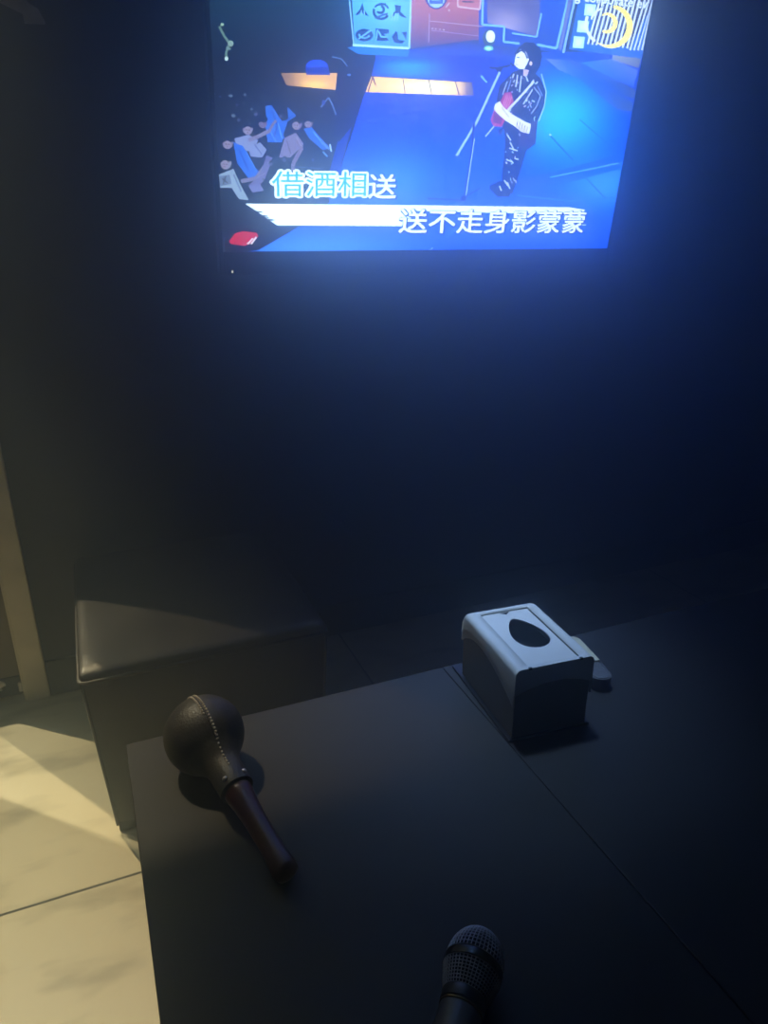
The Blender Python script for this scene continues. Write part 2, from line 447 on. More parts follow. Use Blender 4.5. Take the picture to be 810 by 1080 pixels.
# stage floor
def stagec(x, y):
    c = mixc((2, 48, 180), (6, 78, 215), (y-80)/120)
    c = mixc((20, 150, 235), c, math.hypot((x-432)/58, (y-72)/16))
    c = mixc((30, 180, 246), c, math.hypot((x-592)/84, (y-122)/74))
    c = mixc((60, 140, 250), c, math.hypot((x-640)/70, (y-195)/40))
    c = mixc((70, 130, 225), c, math.hypot((x-330)/170, (y-262)/26))
    c = mixc((34, 112, 240), c, math.hypot((x-420)/60, (y-190)/50))
    c = mixc((30, 75, 185), c, math.hypot((x-560)/45, (y-62)/12))
    return c
grid([(398, 55), (684, 55), (684, 98), (385, 98)], 26, 6, stagec)
grid([(385, 97), (684, 97), (684, 150), (369, 150)], 26, 8, stagec)
grid([(369, 149), (684, 149), (684, 215), (347, 215)], 28, 8, stagec)
grid([(347, 214), (684, 214), (684, 240), (316, 240)], 28, 5, stagec)
grid([(316, 239), (684, 239), (684, 270), (262, 270)], 28, 5, stagec)
poly([(362, 128), (373, 126), (357, 185), (348, 212), (342, 200)], (16, 40, 130))
# back wall of the set, warm brown then blue boards
grid([(430, -60), (515, -60), (515, 52), (430, 52)], 8, 10, lambda x, y: mixc((190, 100, 92), mixc((130, 72, 80), (70, 62, 105), (y-36)/16), y/46))
poly([(440, 50), (500, 42), (560, 50), (560, 62), (470, 58), (398, 62)], [(40, 48, 110), (46, 62, 96), (44, 66, 120), (40, 60, 150), (24, 70, 190), (24, 80, 200)])
grid([(505, -60), (612, -60), (596, 56), (505, 46)], 8, 8, lambda x, y: mixc((22, 74, 180), (20, 60, 150), y/50))
# frames on the set wall
grid([(513, -60), (572, -60), (568, 39), (514, 24)], 8, 8, lambda x, y: mixc((176, 150, 170), (96, 88, 128), math.hypot((x-534)/34, (y-27)/26)))
CY1 = (130, 190, 250)
stroke([(512, -60), (508.5, 26), (532, 28), (531, 44), (548, 46)], 2.2, CY1)
stroke([(571, 14), (566, 39), (540, 35)], 1.6, CY1)
stroke([(566, 47), (587, 51), (600, -5)], 2.4, CY1)
stroke([(594, 56), (606, 0)], 2.2, (150, 190, 240))
poly([(589, 52), (592, 53), (604, -4), (600, -5)], (110, 110, 150))
stroke([(452, 22), (510, 28)], .8, (190, 150, 160)); stroke([(455, 32), (505, 38)], .8, (170, 130, 150)); stroke([(453, 14), (452, 45)], .9, (180, 140, 160))
for q in (456, 459.5, 464, 468): blob(q, 30+.12*(q-456), .8, .8, (220, 190, 200), 6)
# round badge at the top and a box beside it
blob(460, -4, 12, 14, (14, 34, 110)); blob(460, -3, 9.6, 11.5, (170, 205, 250)); poly([(452, -12), (468, -12), (467, 4), (453, 4)], (40, 90, 200)); stroke([(455, 0), (465, 1)], 1, (120, 170, 240))
stroke([(470, 8), (474, 3)], 1.1, (230, 200, 200)); blob(473.5, 11, 1, 1.2, (220, 190, 200), 6)
poly([(482, -10), (507, -10), (506, 10), (483, 7)], (196, 108, 98)); stroke([(482.5, 0), (483, 7), (494, 8.5), (506, 10), (507, 0)], 1.4, (235, 190, 190)); poly([(487, 1), (500, 1.5), (499, 2.8), (488, 2.6)], (60, 40, 70))
# signboard with symbols
grid([(368, -60), (434, -60), (432, 52), (374, 49)], 6, 8, lambda x, y: mixc((130, 205, 240), mixc((96, 176, 232), (80, 150, 225), y/50), math.hypot((x-408)/28, (y-10)/26)))
stroke([(433.5, -10), (431.5, 51)], 1.8, (170, 220, 250)); stroke([(372, 47.5), (431, 51)], 2.4, (190, 235, 250)); stroke([(367.5, -10), (373, 47)], 1.2, (150, 205, 240))
poly([(366, 50), (376, 49), (432, 53), (430, 60), (378, 57)], (26, 110, 190))
D = (22, 40, 96)
poly([(382, 2), (384, 10), (389, 17), (384, 15.5), (381, 12.5), (378, 15.5), (374.5, 16), (380, 9)], D)
stroke([(381, 11), (381, 16)], .8, (150, 205, 240)); stroke([(384, 11), (384.4, 16)], .8, (150, 205, 240))
ring(402, 12, lambda t: 6.5, lambda t: 9.4, D, 30, 200, 12); ring(402, 12, lambda t: 6.8, lambda t: 9, (40, 60, 110), 210, 340, 10)
ring(401, 10, lambda t: 2.2, lambda t: 5.2, D, -80, 150, 10); stroke([(395, 19), (409, 14)], 2, (60, 66, 120)); stroke([(396, 6), (407, 4)], 1.6, D)
poly([(416, 5), (423, 6), (422, 12), (429, 19), (424, 18), (418, 14), (412, 20), (413, 15), (417, 11)], D)
for k in range(3): stroke([(414+3*k, 14), (412.5+3*k, 22)], 1, (150, 205, 240))
blob(384, 37, 9.5, 6.6, D, 16); ring(384, 37, lambda t: 4.2, lambda t: 6.2, (110, 180, 235), 10, 200, 10, .6); stroke([(378, 41), (391, 32)], 1.5, (120, 190, 240))
poly([(396, 30), (410, 31), (410, 35), (405, 36), (410, 43), (396, 43)], D); stroke([(399, 33), (402, 39), (408, 39)], 1.4, (120, 190, 240)); stroke([(398, 31), (396.5, 43)], 1, (120, 190, 240))
poly([(417, 33), (419, 34), (420, 42), (427, 43), (424, 46), (416, 45), (413, 39)], D); poly([(423, 34), (429, 34), (428, 42), (425.5, 37)], D)
# glowing walkway strips and the dark piece of scenery between
grid([(296, 77), (357, 77), (357, 95), (302, 90)], 8, 4, lambda x, y: mixc((300, 220, 100), mixc((140, 96, 66), (250, 170, 80), (x-296)/30), math.hypot((x-333)/22, (y-90)/8)))
grid([(385, 80), (498, 87), (500, 101), (384, 97)], 16, 4, lambda x, y: mixc((330, 290, 170), mixc((290, 210, 90), (70, 60, 80), (x-480)/20), math.hypot((x-450)/50, (y-92)/14)))
stroke([(425, 84), (427, 98)], .9, (70, 44, 30)); stroke([(452, 84), (455, 99)], 1.1, (60, 40, 30)); stroke([(480, 86), (484, 100)], 1.1, (60, 40, 30))
stroke([(388, 97), (393, 81), (396, 90)], 1.4, (120, 70, 30)); stroke([(385, 80), (500, 87)], .8, (80, 60, 60))
poly([(357, 62), (376, 56), (396, 62), (392, 80), (385, 98), (372, 132), (357, 150), (352, 110)], (9, 12, 30))
stroke([(350, 60), (360, 62), (366, 70)], 1.2, (90, 110, 150)); blob(368, 79, 2, 1.2, (90, 120, 190), 7)
blob(334, 70, 11.5, 7, (10, 66, 220), 14); poly([(322, 71), (346, 70), (348, 79), (323, 79)], (8, 44, 150))
# right platform edges
poly([(596, 62), (622, 68), (670, 95), (668, 104), (655, 100), (612, 76)], [(70, 84, 130), (40, 76, 150), (62, 72, 120), (74, 82, 132), (34, 70, 150), (30, 80, 180)])
poly([(575, 62), (596, 63), (630, 88), (667, 108), (666, 118), (650, 115), (612, 84), (590, 74)], [(110, 120, 150), (50, 90, 170), (30, 76, 170), (52, 74, 130), (70, 84, 130), (60, 82, 140), (40, 90, 190), (90, 120, 180)])
poly([(612, 66), (646, 62), (672, 74), (668, 92), (648, 84)], [(40, 110, 230), (80, 110, 210), (90, 110, 200), (50, 90, 210), (40, 90, 220)])
poly([(646, 57), (676, 62), (673, 72), (645, 63)], [(150, 150, 150), (110, 110, 130), (100, 100, 130), (130, 130, 150)])
# stage shadow bars and joints
poly([(545, 192), (655, 162), (654, 178), (548, 206)], [(24, 72, 190), (20, 78, 205), (28, 92, 220), (28, 84, 205)]); stroke([(580, 187), (652, 172)], 1.6, (80, 150, 245))
stroke([(580, 143), (604, 169)], 1.4, (24, 60, 130)); stroke([(611, 126), (650, 160)], 1.1, (30, 80, 160)); stroke([(618, 188), (638, 209)], 1.2, (30, 80, 170)); blob(580, 142, 1.4, 1.2, (180, 230, 250), 7)
stroke([(545, 206), (600, 212), (650, 208)], 1.6, (50, 110, 230))
stroke([(507, 80), (513, 87)], 1.6, (130, 190, 250)); stroke([(454, 62), (456, 84)], .7, (12, 70, 180))
# spotlight on the set
blob(515.5, 40, 7, 9, (46, 74, 66)); blob(517, 38.5, 4.8, 6.4, (250, 255, 250)); blob(515, 51, 5, 2.8, (120, 210, 150)); blob(515, 51, 3, 1.6, (200, 250, 210), 8)
# poster board at the right: three white tabs, stripes, and a yellow spiral
poly([(600, 52), (612, -10), (690, -10), (676, 62)], (26, 94, 196))
poly([(619, 46), (632, -10), (690, -10), (684, 12), (664, 50)], (46, 30, 66))
for k in range(12):
    x0 = 618+4.6*k; x1 = x0+13.5
    if x0 < 664: stroke([(x0+1.5, 46.5+.11*(x0-618)), (x1+2.5, -6)], 2.1, (232, 236, 250))
for k in range(5):
    x0 = 664+4.2*k; stroke([(x0, 53), (x0+17, -4)], 1.8, (226, 232, 250))
for (x, y) in ((622, 10), (614.5, 27.5), (610, 44)):
    poly([(x-5.2, y-6), (x+6.5, y-5), (x+4.6, y+7), (x-6.5, y+6.4)], (205, 245, 250)); poly([(x-2.6, y-3), (x+3.6, y-2.4), (x+2.4, y+4), (x-3.4, y+3.6)], (236, 255, 240))
YL = (310, 270, 84)
ring(641, 26, lambda t: 22-4*t, lambda t: 22+4.5*math.sin(PI*min(1, t*1.05)), YL, 128, -74, 26)
ring(638, 24, lambda t: 8, lambda t: 8+5*math.sin(PI*(t*.8+.15)), YL, 110, -118, 18)
ring(640, 25, lambda t: 21, lambda t: 24, (250, 246, 240), 125, 200, 10)
ring(637, 23, lambda t: 13, lambda t: 15, (250, 246, 240), 190, 260, 6)
# ------- audience at the lower left
SK = (120, 104, 124); BL = (40, 92, 186); WH = (128, 128, 160)
def person(hx, hy, r, skin, shirt, pts, arm=None):
    poly(pts, shirt); blob(hx, hy, r, r*1.15, skin, 10); poly([(hx-r, hy-r*.1), (hx-r*.7, hy-r*1.25), (hx+r*.6, hy-r*1.3), (hx+r, hy-r*.5), (hx+r*.1, hy-r*.5)], (14, 16, 30))
    if arm: stroke(arm, 4.2, skin)
poly([(280, 112), (286, 111), (297, 128), (304, 126), (303, 113), (312, 122), (303, 128), (299, 140), (297, 150), (284, 150), (281, 136)], [BL]*11)
person(277, 130, 4.6, (104, 84, 108), BL, [(280, 133), (292, 128), (300, 146), (282, 150)])
person(261, 136, 5.6, SK, WH, [(247, 146), (262, 142), (272, 148), (266, 160), (250, 158)], [(262, 148), (274, 143), (284, 138)])
person(240, 151, 5.6, SK, BL, [(246, 150), (256, 154), (268, 176), (276, 184), (262, 188), (250, 172)], [(254, 191), (270, 188), (284, 168)])
person(238, 172, 6, (128, 118, 126), (140, 148, 160), [(230, 184), (246, 178), (253, 194), (262, 211), (252, 210), (244, 198), (232, 198)])
poly([(230, 186), (242, 184), (244, 194), (232, 196)], (104, 110, 124)); stroke([(234, 188), (240, 193)], 1.2, (40, 44, 60)); stroke([(238, 186), (235, 194)], 1.1, (40, 44, 60))
poly([(262, 157), (274, 150), (281, 158), (276, 166), (264, 165)], WH); stroke([(284, 165), (276, 188), (264, 198)], 7, (100, 88, 124)); poly([(262, 196), (274, 194), (278, 201), (266, 203)], (110, 100, 140))
person(313, 131, 5.4, (118, 94, 116), (122, 104, 128), [(300, 145), (312, 140), (320, 152), (306, 166), (294, 166)], [(313, 148), (318, 156), (309, 172), (309, 180)])
person(325, 130, 4.6, (108, 84, 104), BL, [(320, 136), (328, 134), (342, 150), (348, 156), (340, 158), (326, 146)]); stroke([(338, 150), (347, 157)], 2, (90, 120, 170)); stroke([(347.5, 152), (349, 160)], 1.4, (180, 200, 230))
stroke([(338, 113), (346, 103), (350, 110), (354, 121)], 1.4, (96, 116, 160)); blob(341, 108, 2, 3, (34, 60, 130), 7)
stroke([(340, 160), (345, 165)], 1.4, (110, 150, 200)); stroke([(308, 176), (315, 176), (340, 178)], 1.2, (60, 66, 90))
for (x, y, r) in ((246, 122, 2.6), (243, 101, 2.2), (258, 100, 1.8), (265, 115, 1.6), (232, 102, 1.2), (226, 99, 1)): blob(x, y, r, r*.8, (84, 92, 108), 7)
stroke([(231, 28), (236, 38), (242, 46), (238, 56), (239, 62)], 2.6, (96, 116, 100)); blob(234, 26, 2, 1.6, (150, 170, 140), 7); blob(243, 46, 3.2, 3.4, (130, 146, 130), 8); blob(238.5, 62, 2, 2.4, (190, 204, 190), 7); stroke([(238, 50), (243, 52)], 2, (110, 128, 120))
# more of the crowd: hair, raised forearms, folded cloth, half-hidden heads
HR = (12, 13, 26)
for (x, y, r) in ((262, 132, 5.4), (241, 146.5, 5.4), (239, 167, 5.6), (315, 126.5, 5.4), (326, 126.5, 4.4), (278, 126, 4.4)):
    blob(x, y, r, r*.72, HR, 12, -10)
for (x, y, r) in ((261, 137.5, 3.9), (239.5, 152.5, 3.9), (237, 173.5, 4.2), (311.5, 132.5, 3.7), (324.5, 131, 3.1)):
    blob(x, y, r, r*1.1, (140, 118, 132), 12); stroke([(x-r*.6, y-.6), (x-r*.1, y-.5)], .8, (52, 40, 58)); stroke([(x+r*.2, y-.4), (x+r*.6, y-.3)], .8, (52, 40, 58)); stroke([(x-r*.3, y+2.2), (x+r*.2, y+2.3)], .7, (92, 60, 76))
stroke([(286, 116), (292, 132), (288, 146)], 1.2, (22, 52, 120)); stroke([(293, 130), (297, 146)], 1.1, (90, 140, 216)); stroke([(284, 138), (291, 150)], 1.3, (70, 118, 204)); stroke([(300, 128), (309, 122)], 1.2, (26, 60, 140))
stroke([(252, 158), (262, 180)], 1.2, (24, 56, 128)); stroke([(258, 158), (270, 180)], 1.2, (66, 116, 200)); stroke([(268, 152), (276, 163)], 1.1, (84, 84, 116)); stroke([(302, 148), (306, 162)], 1.1, (86, 72, 98)); stroke([(312, 144), (317, 154)], 1.1, (150, 130, 150))
stroke([(283, 139), (288, 130), (291, 127)], 2.8, (118, 98, 118)); stroke([(330, 139), (338, 149)], 1., (90, 140, 214)); stroke([(246, 184), (254, 202)], 1.2, (92, 98, 112)); stroke([(270, 188), (280, 182)], 1.1, (130, 112, 140))
for (x, y, r) in ((296, 122, 3), (270, 120, 3), (252, 126, 3), (300, 168, 3.4), (286, 172, 3), (330, 168, 2.6), (250, 110, 2.4)): blob(x, y, r, r, (24, 26, 44), 10); blob(x-.6, y+.8, r*.6, r*.65, (70, 66, 88), 9)
# ------- the singer
BK = (12, 10, 26)
poly([(546, 50), (553, 44.5), (562, 45), (569, 51), (571, 60), (569, 70), (565, 77), (558, 78), (550, 74), (544, 64), (542, 57)], BK)
poly([(543.5, 57), (548, 52), (554, 55), (557, 63), (552, 73), (546, 72.5), (541.5, 68)], [(250, 244, 246)]*7)
stroke([(543, 57), (549, 53), (553, 56), (555.5, 62)], 1.8, BK); stroke([(544.5, 60.5), (547.5, 61)], 1, (60, 40, 60)); stroke([(543, 68), (546, 68.6)], .8, (170, 70, 80)); stroke([(556, 50), (561, 64), (559, 74)], 2.4, (20, 16, 36)); blob(559, 67, 1.6, 2.4, (236, 200, 200), 7)
poly([(540, 76), (548, 73), (560, 74), (569, 82), (575, 97), (573, 112), (566, 128), (564, 152), (556, 158), (540, 160), (532, 160), (531, 138), (524, 124), (523, 104), (526, 90)], BK)
poly([(551, 73), (557, 74), (555, 80), (551, 80)], (220, 180, 190))
poly([(548, 132), (566, 126), (563, 152), (556, 158), (546, 156)], (52, 26, 58))
poly([(531, 156), (556, 154), (549, 178), (545, 190), (540, 204), (530, 206), (528, 186), (530, 170)], (10, 22, 44))
poly([(516, 195), (527, 190), (540, 198), (537, 207), (524, 208), (515, 199)], (8, 24, 56)); poly([(524, 199), (538, 198), (536, 208), (522, 206)], (10, 16, 36))
G = (206, 210, 240)
for s in (((541, 78), (538, 88)), ((545, 79), (543, 92)), ((549, 80), (547, 97)), ((536, 88), (531, 98)), ((553, 79), (556, 86)), ((562, 84), (553, 98)), ((566, 86), (551, 110)), ((569, 96), (563, 100)), ((565, 100), (567, 110)), ((560, 106), (564, 108)), ((560, 115), (564, 118)), ((528, 97), (530, 103)), ((534, 142), (538, 148)), ((537, 150), (541, 158)), ((536, 156), (545, 159)), ((533, 168), (540, 171)), ((542, 167), (546, 168)), ((531, 190), (535, 196)), ((526, 196), (528, 201)), ((534, 192), (537, 199))):
    stroke([s[0], s[1]], 1.25, G)
rg = random.Random(5)
for k in range(46):      # glints on the sequined jacket and the creased trousers
    t = rg.random()
    if k < 32: x, y = rg.uniform(531+4*t, 571-4*t), 80+t*46
    else: x, y = rg.uniform(532, 551-6*t), 140+t*52
    if 82 < y < 128 and 540 < x < 556 and (y-104)*.9+x-548 > -6 and k < 32: x += 13
    a = rg.uniform(.5, 2.6); L = rg.uniform(1.2, 3.4)
    stroke([(x, y), (x+L*math.cos(a), y+L*math.sin(a))], rg.uniform(.6, 1.1), (170+int(60*rg.random()), 176+int(50*rg.random()), 230))
poly([(526, 99), (534, 84), (540, 82), (537, 96), (529, 108)], (22, 18, 38)); stroke([(534, 86), (529, 100)], .8, (190, 196, 226)); stroke([(538, 84), (534, 97)], .7, (150, 160, 210))
poly([(559, 88), (571, 90), (573, 108), (563, 122), (557, 128), (554, 122), (563, 108)], (20, 14, 34)); stroke([(562, 92), (569, 101), (565, 112), (559, 120)], .8, (180, 184, 222)); stroke([(566, 91), (571, 101)], .7, (140, 150, 210))
stroke([(570, 78), (575, 97), (573, 112), (567, 128)], .9, (190, 220, 255))
# guitar: red body, pale neck
poly([(531, 98), (538, 97), (541, 108), (534, 122), (528, 134), (519, 133), (516, 126), (521, 114), (527, 106)], (176, 34, 64)); poly([(520, 118), (530, 120), (527, 131), (519, 129)], (120, 20, 50))
stroke([(531, 120), (546, 104), (562, 86)], 2.2, (226, 226, 240)); stroke([(543, 112), (560, 92)], 1, (60, 60, 90))
for k in range(4): stroke([(533+1.8*k, 100+.6*k), (529+1.8*k, 112+k)], .8, (240, 120, 140))
poly([(521, 110), (526, 107), (530, 113), (538, 120), (552, 128), (559, 131), (557, 141), (549, 139), (540, 132), (532, 127), (524, 120), (520, 115)], (250, 238, 240))
for k in range(5): stroke([(545+2.6*k, 127+1.6*k), (543.4+2.6*k, 135+1.4*k)], .9, (130, 70, 90))
stroke([(528, 113), (536, 124)], .9, (170, 120, 140)); stroke([(511, 144), (520, 133)], 1, (200, 220, 250)); poly([(524, 137), (530, 134), (528, 142), (525, 142)], (14, 20, 60))
# microphone on its boom stand
stroke([(515, 71.5), (524, 72), (537, 69)], 2.6, BK); stroke([(537, 66), (541, 70)], 2.4, (20, 20, 30)); poly([(520, 71), (530, 71), (527, 77), (524, 77)], BK)
stroke([(526, 76), (502, 128), (480, 165)], 2.2, (176, 206, 250)); stroke([(528, 77), (504, 129)], 1, (30, 50, 110)); stroke([(479.5, 164), (482.5, 166)], 1.2, (20, 40, 110))
stroke([(499, 130), (497, 148)], 2.4, (16, 28, 80)); stroke([(498, 146), (489, 206)], 1.5, (26, 40, 100)); stroke([(499.4, 146), (490.4, 206)], .7, (200, 220, 250))
stroke([(450, 209), (486, 211)], 1.6, (20, 36, 100)); stroke([(488, 208), (506, 198)], 1.5, (16, 30, 90)); blob(488, 209, 3.4, 3.4, (16, 28, 80), 8); blob(452, 209.5, 1.8, 1.4, (16, 28, 80), 7)
stroke([(470, 250), (482, 240)], 3, (40, 96, 220)); stroke([(452, 265), (456, 261)], 1, (200, 220, 250)); poly([(452, 213), (488, 214), (470, 222)], (36, 92, 220))
# ------- banner, captions, and the red mark in the corner
bn = [(258, 215.5), (262, 218.5), (258, 219.5), (268, 222), (263, 224), (275, 227), (272, 229.5), (283, 232), (279, 233), (292, 237.5)]
poly([(258, 214.5), (440, 216.2), (428, 238.2), (292, 237.5)], (255, 255, 250))
for q in ((262, 219.5, 6, .8), (270, 223, 7, .9), (266, 221.3, 3, .7), (277, 227.4, 6, .9), (284, 231.5, 6, .9), (272, 226, 4, .6), (281, 229.4, 3, .5)): blob(q[0], q[1], q[2], q[3], (34, 38, 60), 8, 4)
poly([(440, 216.2), (600, 218.5), (616, 221), (612, 226), (616, 231), (600, 226), (428, 222)], (252, 252, 255)); stroke([(612, 229), (617, 229)], .8, (200, 225, 255)); stroke([(611, 237), (617, 237)], .9, (200, 225, 255))
stroke([(292, 238.6), (430, 239)], 1, (30, 40, 70))
poly([(241, 254), (247, 246), (256, 243.5), (270, 245), (272, 249), (265, 256), (258, 259), (243, 257)], (196, 22, 40)); stroke([(261, 257), (266, 251)], 1.4, (255, 220, 220)); stroke([(264.5, 257), (270, 249.5)], 1.4, (255, 230, 230)); stroke([(259.5, 256.5), (262, 255.5)], 1, (250, 200, 200))
stroke([(236, 250), (235.5, 266)], 1.6, (60, 66, 84)); stroke([(236, 251), (240, 249)], 1, (60, 66, 84))

def glyphs(text, x0, x1, ybase, hpx, passes, slope=0.):
    """flat lettering on the screen between picture columns x0 and x1, baseline at row ybase;
    passes: (stroke growth, colour, shift): the letters laid again around a small circle make them bolder or outline them"""
    cu = bpy.data.curves.new('t', 'FONT'); cu.body = text; cu.size = 1.; cu.resolution_u = 3
    to = bpy.data.objects.new('t', cu); C.objects.link(to)
    dg = bpy.context.evaluated_depsgraph_get(); dg.update()
    me = bpy.data.meshes.new_from_object(to.evaluated_get(dg))
    bpy.data.objects.remove(to); bpy.data.curves.remove(cu)
    xs = [v.co.x for v in me.vertices]; ys = [v.co.y for v in me.vertices]
    a, b_, lo, hi = min(xs), max(xs), min(ys), max(ys)
    ua, va = suv(x0, ybase); ub, vb = suv(x1, ybase+slope); _, vt = suv(x0, ybase-hpx)
    for grow, col, sh in passes:
        c = lin(col); k = 10 if grow > .03 else 6
        for q in range(k if grow else 1):
            w = layer()*1.0; vs_ = []
            LV[0] -= .000008
            dx, dy = sh[0]+grow*math.cos(2*PI*q/k), sh[1]+grow*math.sin(2*PI*q/k)
            for v in me.vertices:
                s = (v.co.x+dx-a)/(b_-a); t = (v.co.y+dy-lo)/(hi-lo)
                u, r = clampuv(ua+(ub-ua)*s, va+(vb-va)*s+(vt-va)*t)
                vs_.append(pb.verts.new(TV(u, r, w)))
            for p in me.polygons:
                f = pb.faces.new([vs_[i] for i in p.vertices])
                f.normal_update()
                if f.normal.dot(SN) < 0: f.normal_flip()
                for l in f.loops: l[pc] = (*c, 1)
        layer()
    bpy.data.meshes.remove(me)
W255 = (255, 255, 255)
glyphs('借酒相', 286.5, 385, 207, 27, [(.075, W255, (0, 0)), (.0, (24, 165, 178), (0, 0))])
glyphs('送', 387.5, 416, 209, 25.5, [(.055, (20, 22, 54), (.02, -.02)), (.016, W255, (0, 0))])
glyphs('送不走身影蒙蒙', 419.5, 613.5, 245.5, 25.5, [(.055, (18, 26, 74), (.02, -.02)), (.014, W255, (0, 0))])
glyphs('ating corporate ev', 585, 680, 1.5, 13, [(.04, (20, 50, 110), (.02, -.02)), (.02, (245, 250, 255), (0, 0))], slope=11.)
obj('screen', pb, M['picture'], tv)

# ------------------------------------------------------------------ leather cube stool under the television
SXA, SXB, SYA, SYB, SH = -.090, .394, 1.25, 1.81, .39
stool = thing('cube_stool', 'black leather cube stool with piped edges beside the cream door frame', 'stool', ((SXA+SXB)/2, (SYA+SYB)/2, 0))
sw, sd = SXB-SXA, SYB-SYA
bm = bmesh.new(); soft_box(bm, sw-.006, sd-.004, SH-.040, .008, 10)
for v in bm.verts:
    k = 1-(v.co.z/(SH-.040)); v.co.x *= 1-.085*k; v.co.y *= 1-.004*k
    v.co.z += .020
    if abs(v.co.x) < sw*.42: v.co.y += -.003*math.sin(PI*v.co.z/SH) if v.co.y < 0 else 0
obj('upholstered_body', bm, M['leather'], stool, smooth=True, angle=60)
def puff(u, v):
    e = (1-u**6)*(1-v**6)
    return .012*e + .0016*math.sin(7*u+3*v*v)*math.sin(5*v)*e + .003*math.exp(-((u+.86)**2+(v+.80)**2)/.02)
bm = bmesh.new(); soft_box(bm, sw, sd, .030, .012, 26, puff)
for v in bm.verts: v.co.z += SH-.030
obj('seat_cushion', bm, M['leather'], stool, smooth=True)
def loop(hx, hy, z, r, n=5):
    pts = []
    for cx_, cy_, a0 in ((hx-r, hy-r, 0), (-hx+r, hy-r, 90), (-hx+r, -hy+r, 180), (hx-r, -hy+r, 270)):
        for i in range(n+1):
            a = math.radians(a0+90*i/n); pts.append((cx_+r*math.cos(a), cy_+r*math.sin(a), z))
    return pts
bm = bmesh.new(); tube(bm, loop(sw/2+.001, sd/2+.001, SH-.019, .012), .0036, 8, closed=True)
for sx in (-1, 1):
    pts = []
    for i in range(9):
        z = .022+(SH-.045)*i/8; k = 1-(z-.02)/(SH-.040)
        pts.append((sx*(sw/2-.003)*(1-.085*k), -(sd/2-.002)*(1-.004*k), z))
    tube(bm, pts, .003, 8)
obj('piping', bm, M['piping'], stool, smooth=True)
bm = bmesh.new(); soft_box(bm, sw*.90, sd*.985, .024, .003, 2)
obj('plinth', bm, M['foot'], stool)

# ------------------------------------------------------------------ low table with two boards side by side
TZ = .62; TX0, TX1, TY0, TY1 = -.0155, 1.52, -.02, .708; SEAM = .3785
table = thing('coffee_table', 'long black matte table with a joint across its top, in front of the stool', 'table', (0, 0, 0))
for a, b_ in ((TX0, SEAM-.0003), (SEAM+.0003, TX1)):
    bm = bmesh.new(); box(bm, a, b_, TY0, TY1, TZ-.03, TZ, .0012)
    obj('tabletop', bm, M['table'], table)
bm = bmesh.new()
box(bm, .06, 1.44, .06, .10, TZ-.09, TZ-.031, .002); box(bm, .06, 1.44, .58, .62, TZ-.09, TZ-.031, .002)
box(bm, .06, .10, .101, .579, TZ-.09, TZ-.031, .002); box(bm, 1.40, 1.44, .101, .579, TZ-.09, TZ-.031, .002); box(bm, .74, .78, .101, .579, TZ-.09, TZ-.031, .002)
obj('apron', bm, M['table'], table)
for x in (.06, 1.39):
    for y in (.06, .57):
        bm = bmesh.new(); box(bm, x, x+.05, y, y+.05, 0, TZ-.031, .003); obj('leg', bm, M['table'], table)

# ------------------------------------------------------------------ tissue dispenser
BW, BD, BH = .098, .138, .093
BX, BY = .4355, .6115
tis = thing('tissue_dispenser', 'white and grey tissue dispenser box with an egg-shaped hole, on the black table', 'tissue box', (BX, BY, TZ), math.radians(-4.2))
bm = bmesh.new()
# grey base: open-topped tub with walls and a thin foot flange
w2, d2 = BW/2-.002, BD/2-.002
zt = .070
def tub(bm, x0, x1, y0, y1, z0, z1, t):
    o = [bm.verts.new(p) for p in ((x0, y0, z0), (x1, y0, z0), (x1, y1, z0), (x0, y1, z0))]
    p = [bm.verts.new(q) for q in ((x0, y0, z1), (x1, y0, z1), (x1, y1, z1), (x0, y1, z1))]
    q = [bm.verts.new(r) for r in ((x0+t, y0+t, z1), (x1-t, y0+t, z1), (x1-t, y1-t, z1), (x0+t, y1-t, z1))]
    s = [bm.verts.new(r) for r in ((x0+t, y0+t, z0+t), (x1-t, y0+t, z0+t), (x1-t, y1-t, z0+t), (x0+t, y1-t, z0+t))]
    bm.faces.new(o[::-1]); bm.faces.new(s)
    for i in range(4):
        j = (i+1) % 4
        bm.faces.new((o[i], o[j], p[j], p[i])); bm.faces.new((p[i], p[j], q[j], q[i])); bm.faces.new((q[i], q[j], s[j], s[i]))
tub(bm, -w2, w2, -d2, d2, .003, zt, .002)
obj('base', bm, M['tissue_grey'], tis)
bm = bmesh.new(); box(bm, -BW/2-.003, BW/2+.003, -BD/2-.001, BD/2+.018, 0, .0032, .001)
obj('foot_flange', bm, M['black_plastic'], tis)
bm = bmesh.new(); box(bm, -w2+.003, w2-.003, -d2+.003, d2-.003, .006, .064, .002)
obj('tissue_well', bm, M['inside'], tis)
# white cover: skin over the top with rounded shoulders, arched lower edge, rounded back
ST = 28; R = .007; RB = .012
def lower(t):      # t 0 front .. 1 back; depth of the arched side skirt below the top
    return BH - (.034*(1-t)**2.2 + .015 + .026*t**5 - .0*t)
bm = bmesh.new(); rows = []
x_in = BW/2-.0165
for j in range(ST+1):
    t = j/ST; y = -BD/2 + BD*t
    yb = BD/2 - y
    drop = 0. if yb > RB else RB - math.sqrt(max(0, RB**2-(RB-yb)**2))
    ztop = BH - drop*.85
    zl = min(lower(t), ztop-.004)
    prof = [(-BW/2, zl), (-BW/2, (zl+ztop-R)/2), (-BW/2, max(zl+.001, ztop-R))]
    for k in range(1, 6):
        a = PI/2*k/5; prof.append((-BW/2+R-R*math.cos(a), max(zl+.002, ztop-R+R*math.sin(a))))
    half = prof + [(-x_in, ztop), (-x_in*.4, ztop)]
    full = half + [(-x, z) for x, z in half[::-1]]
    rows.append(([bm.verts.new((x, y, z)) for x, z in full], y))
n = len(rows[0][0])
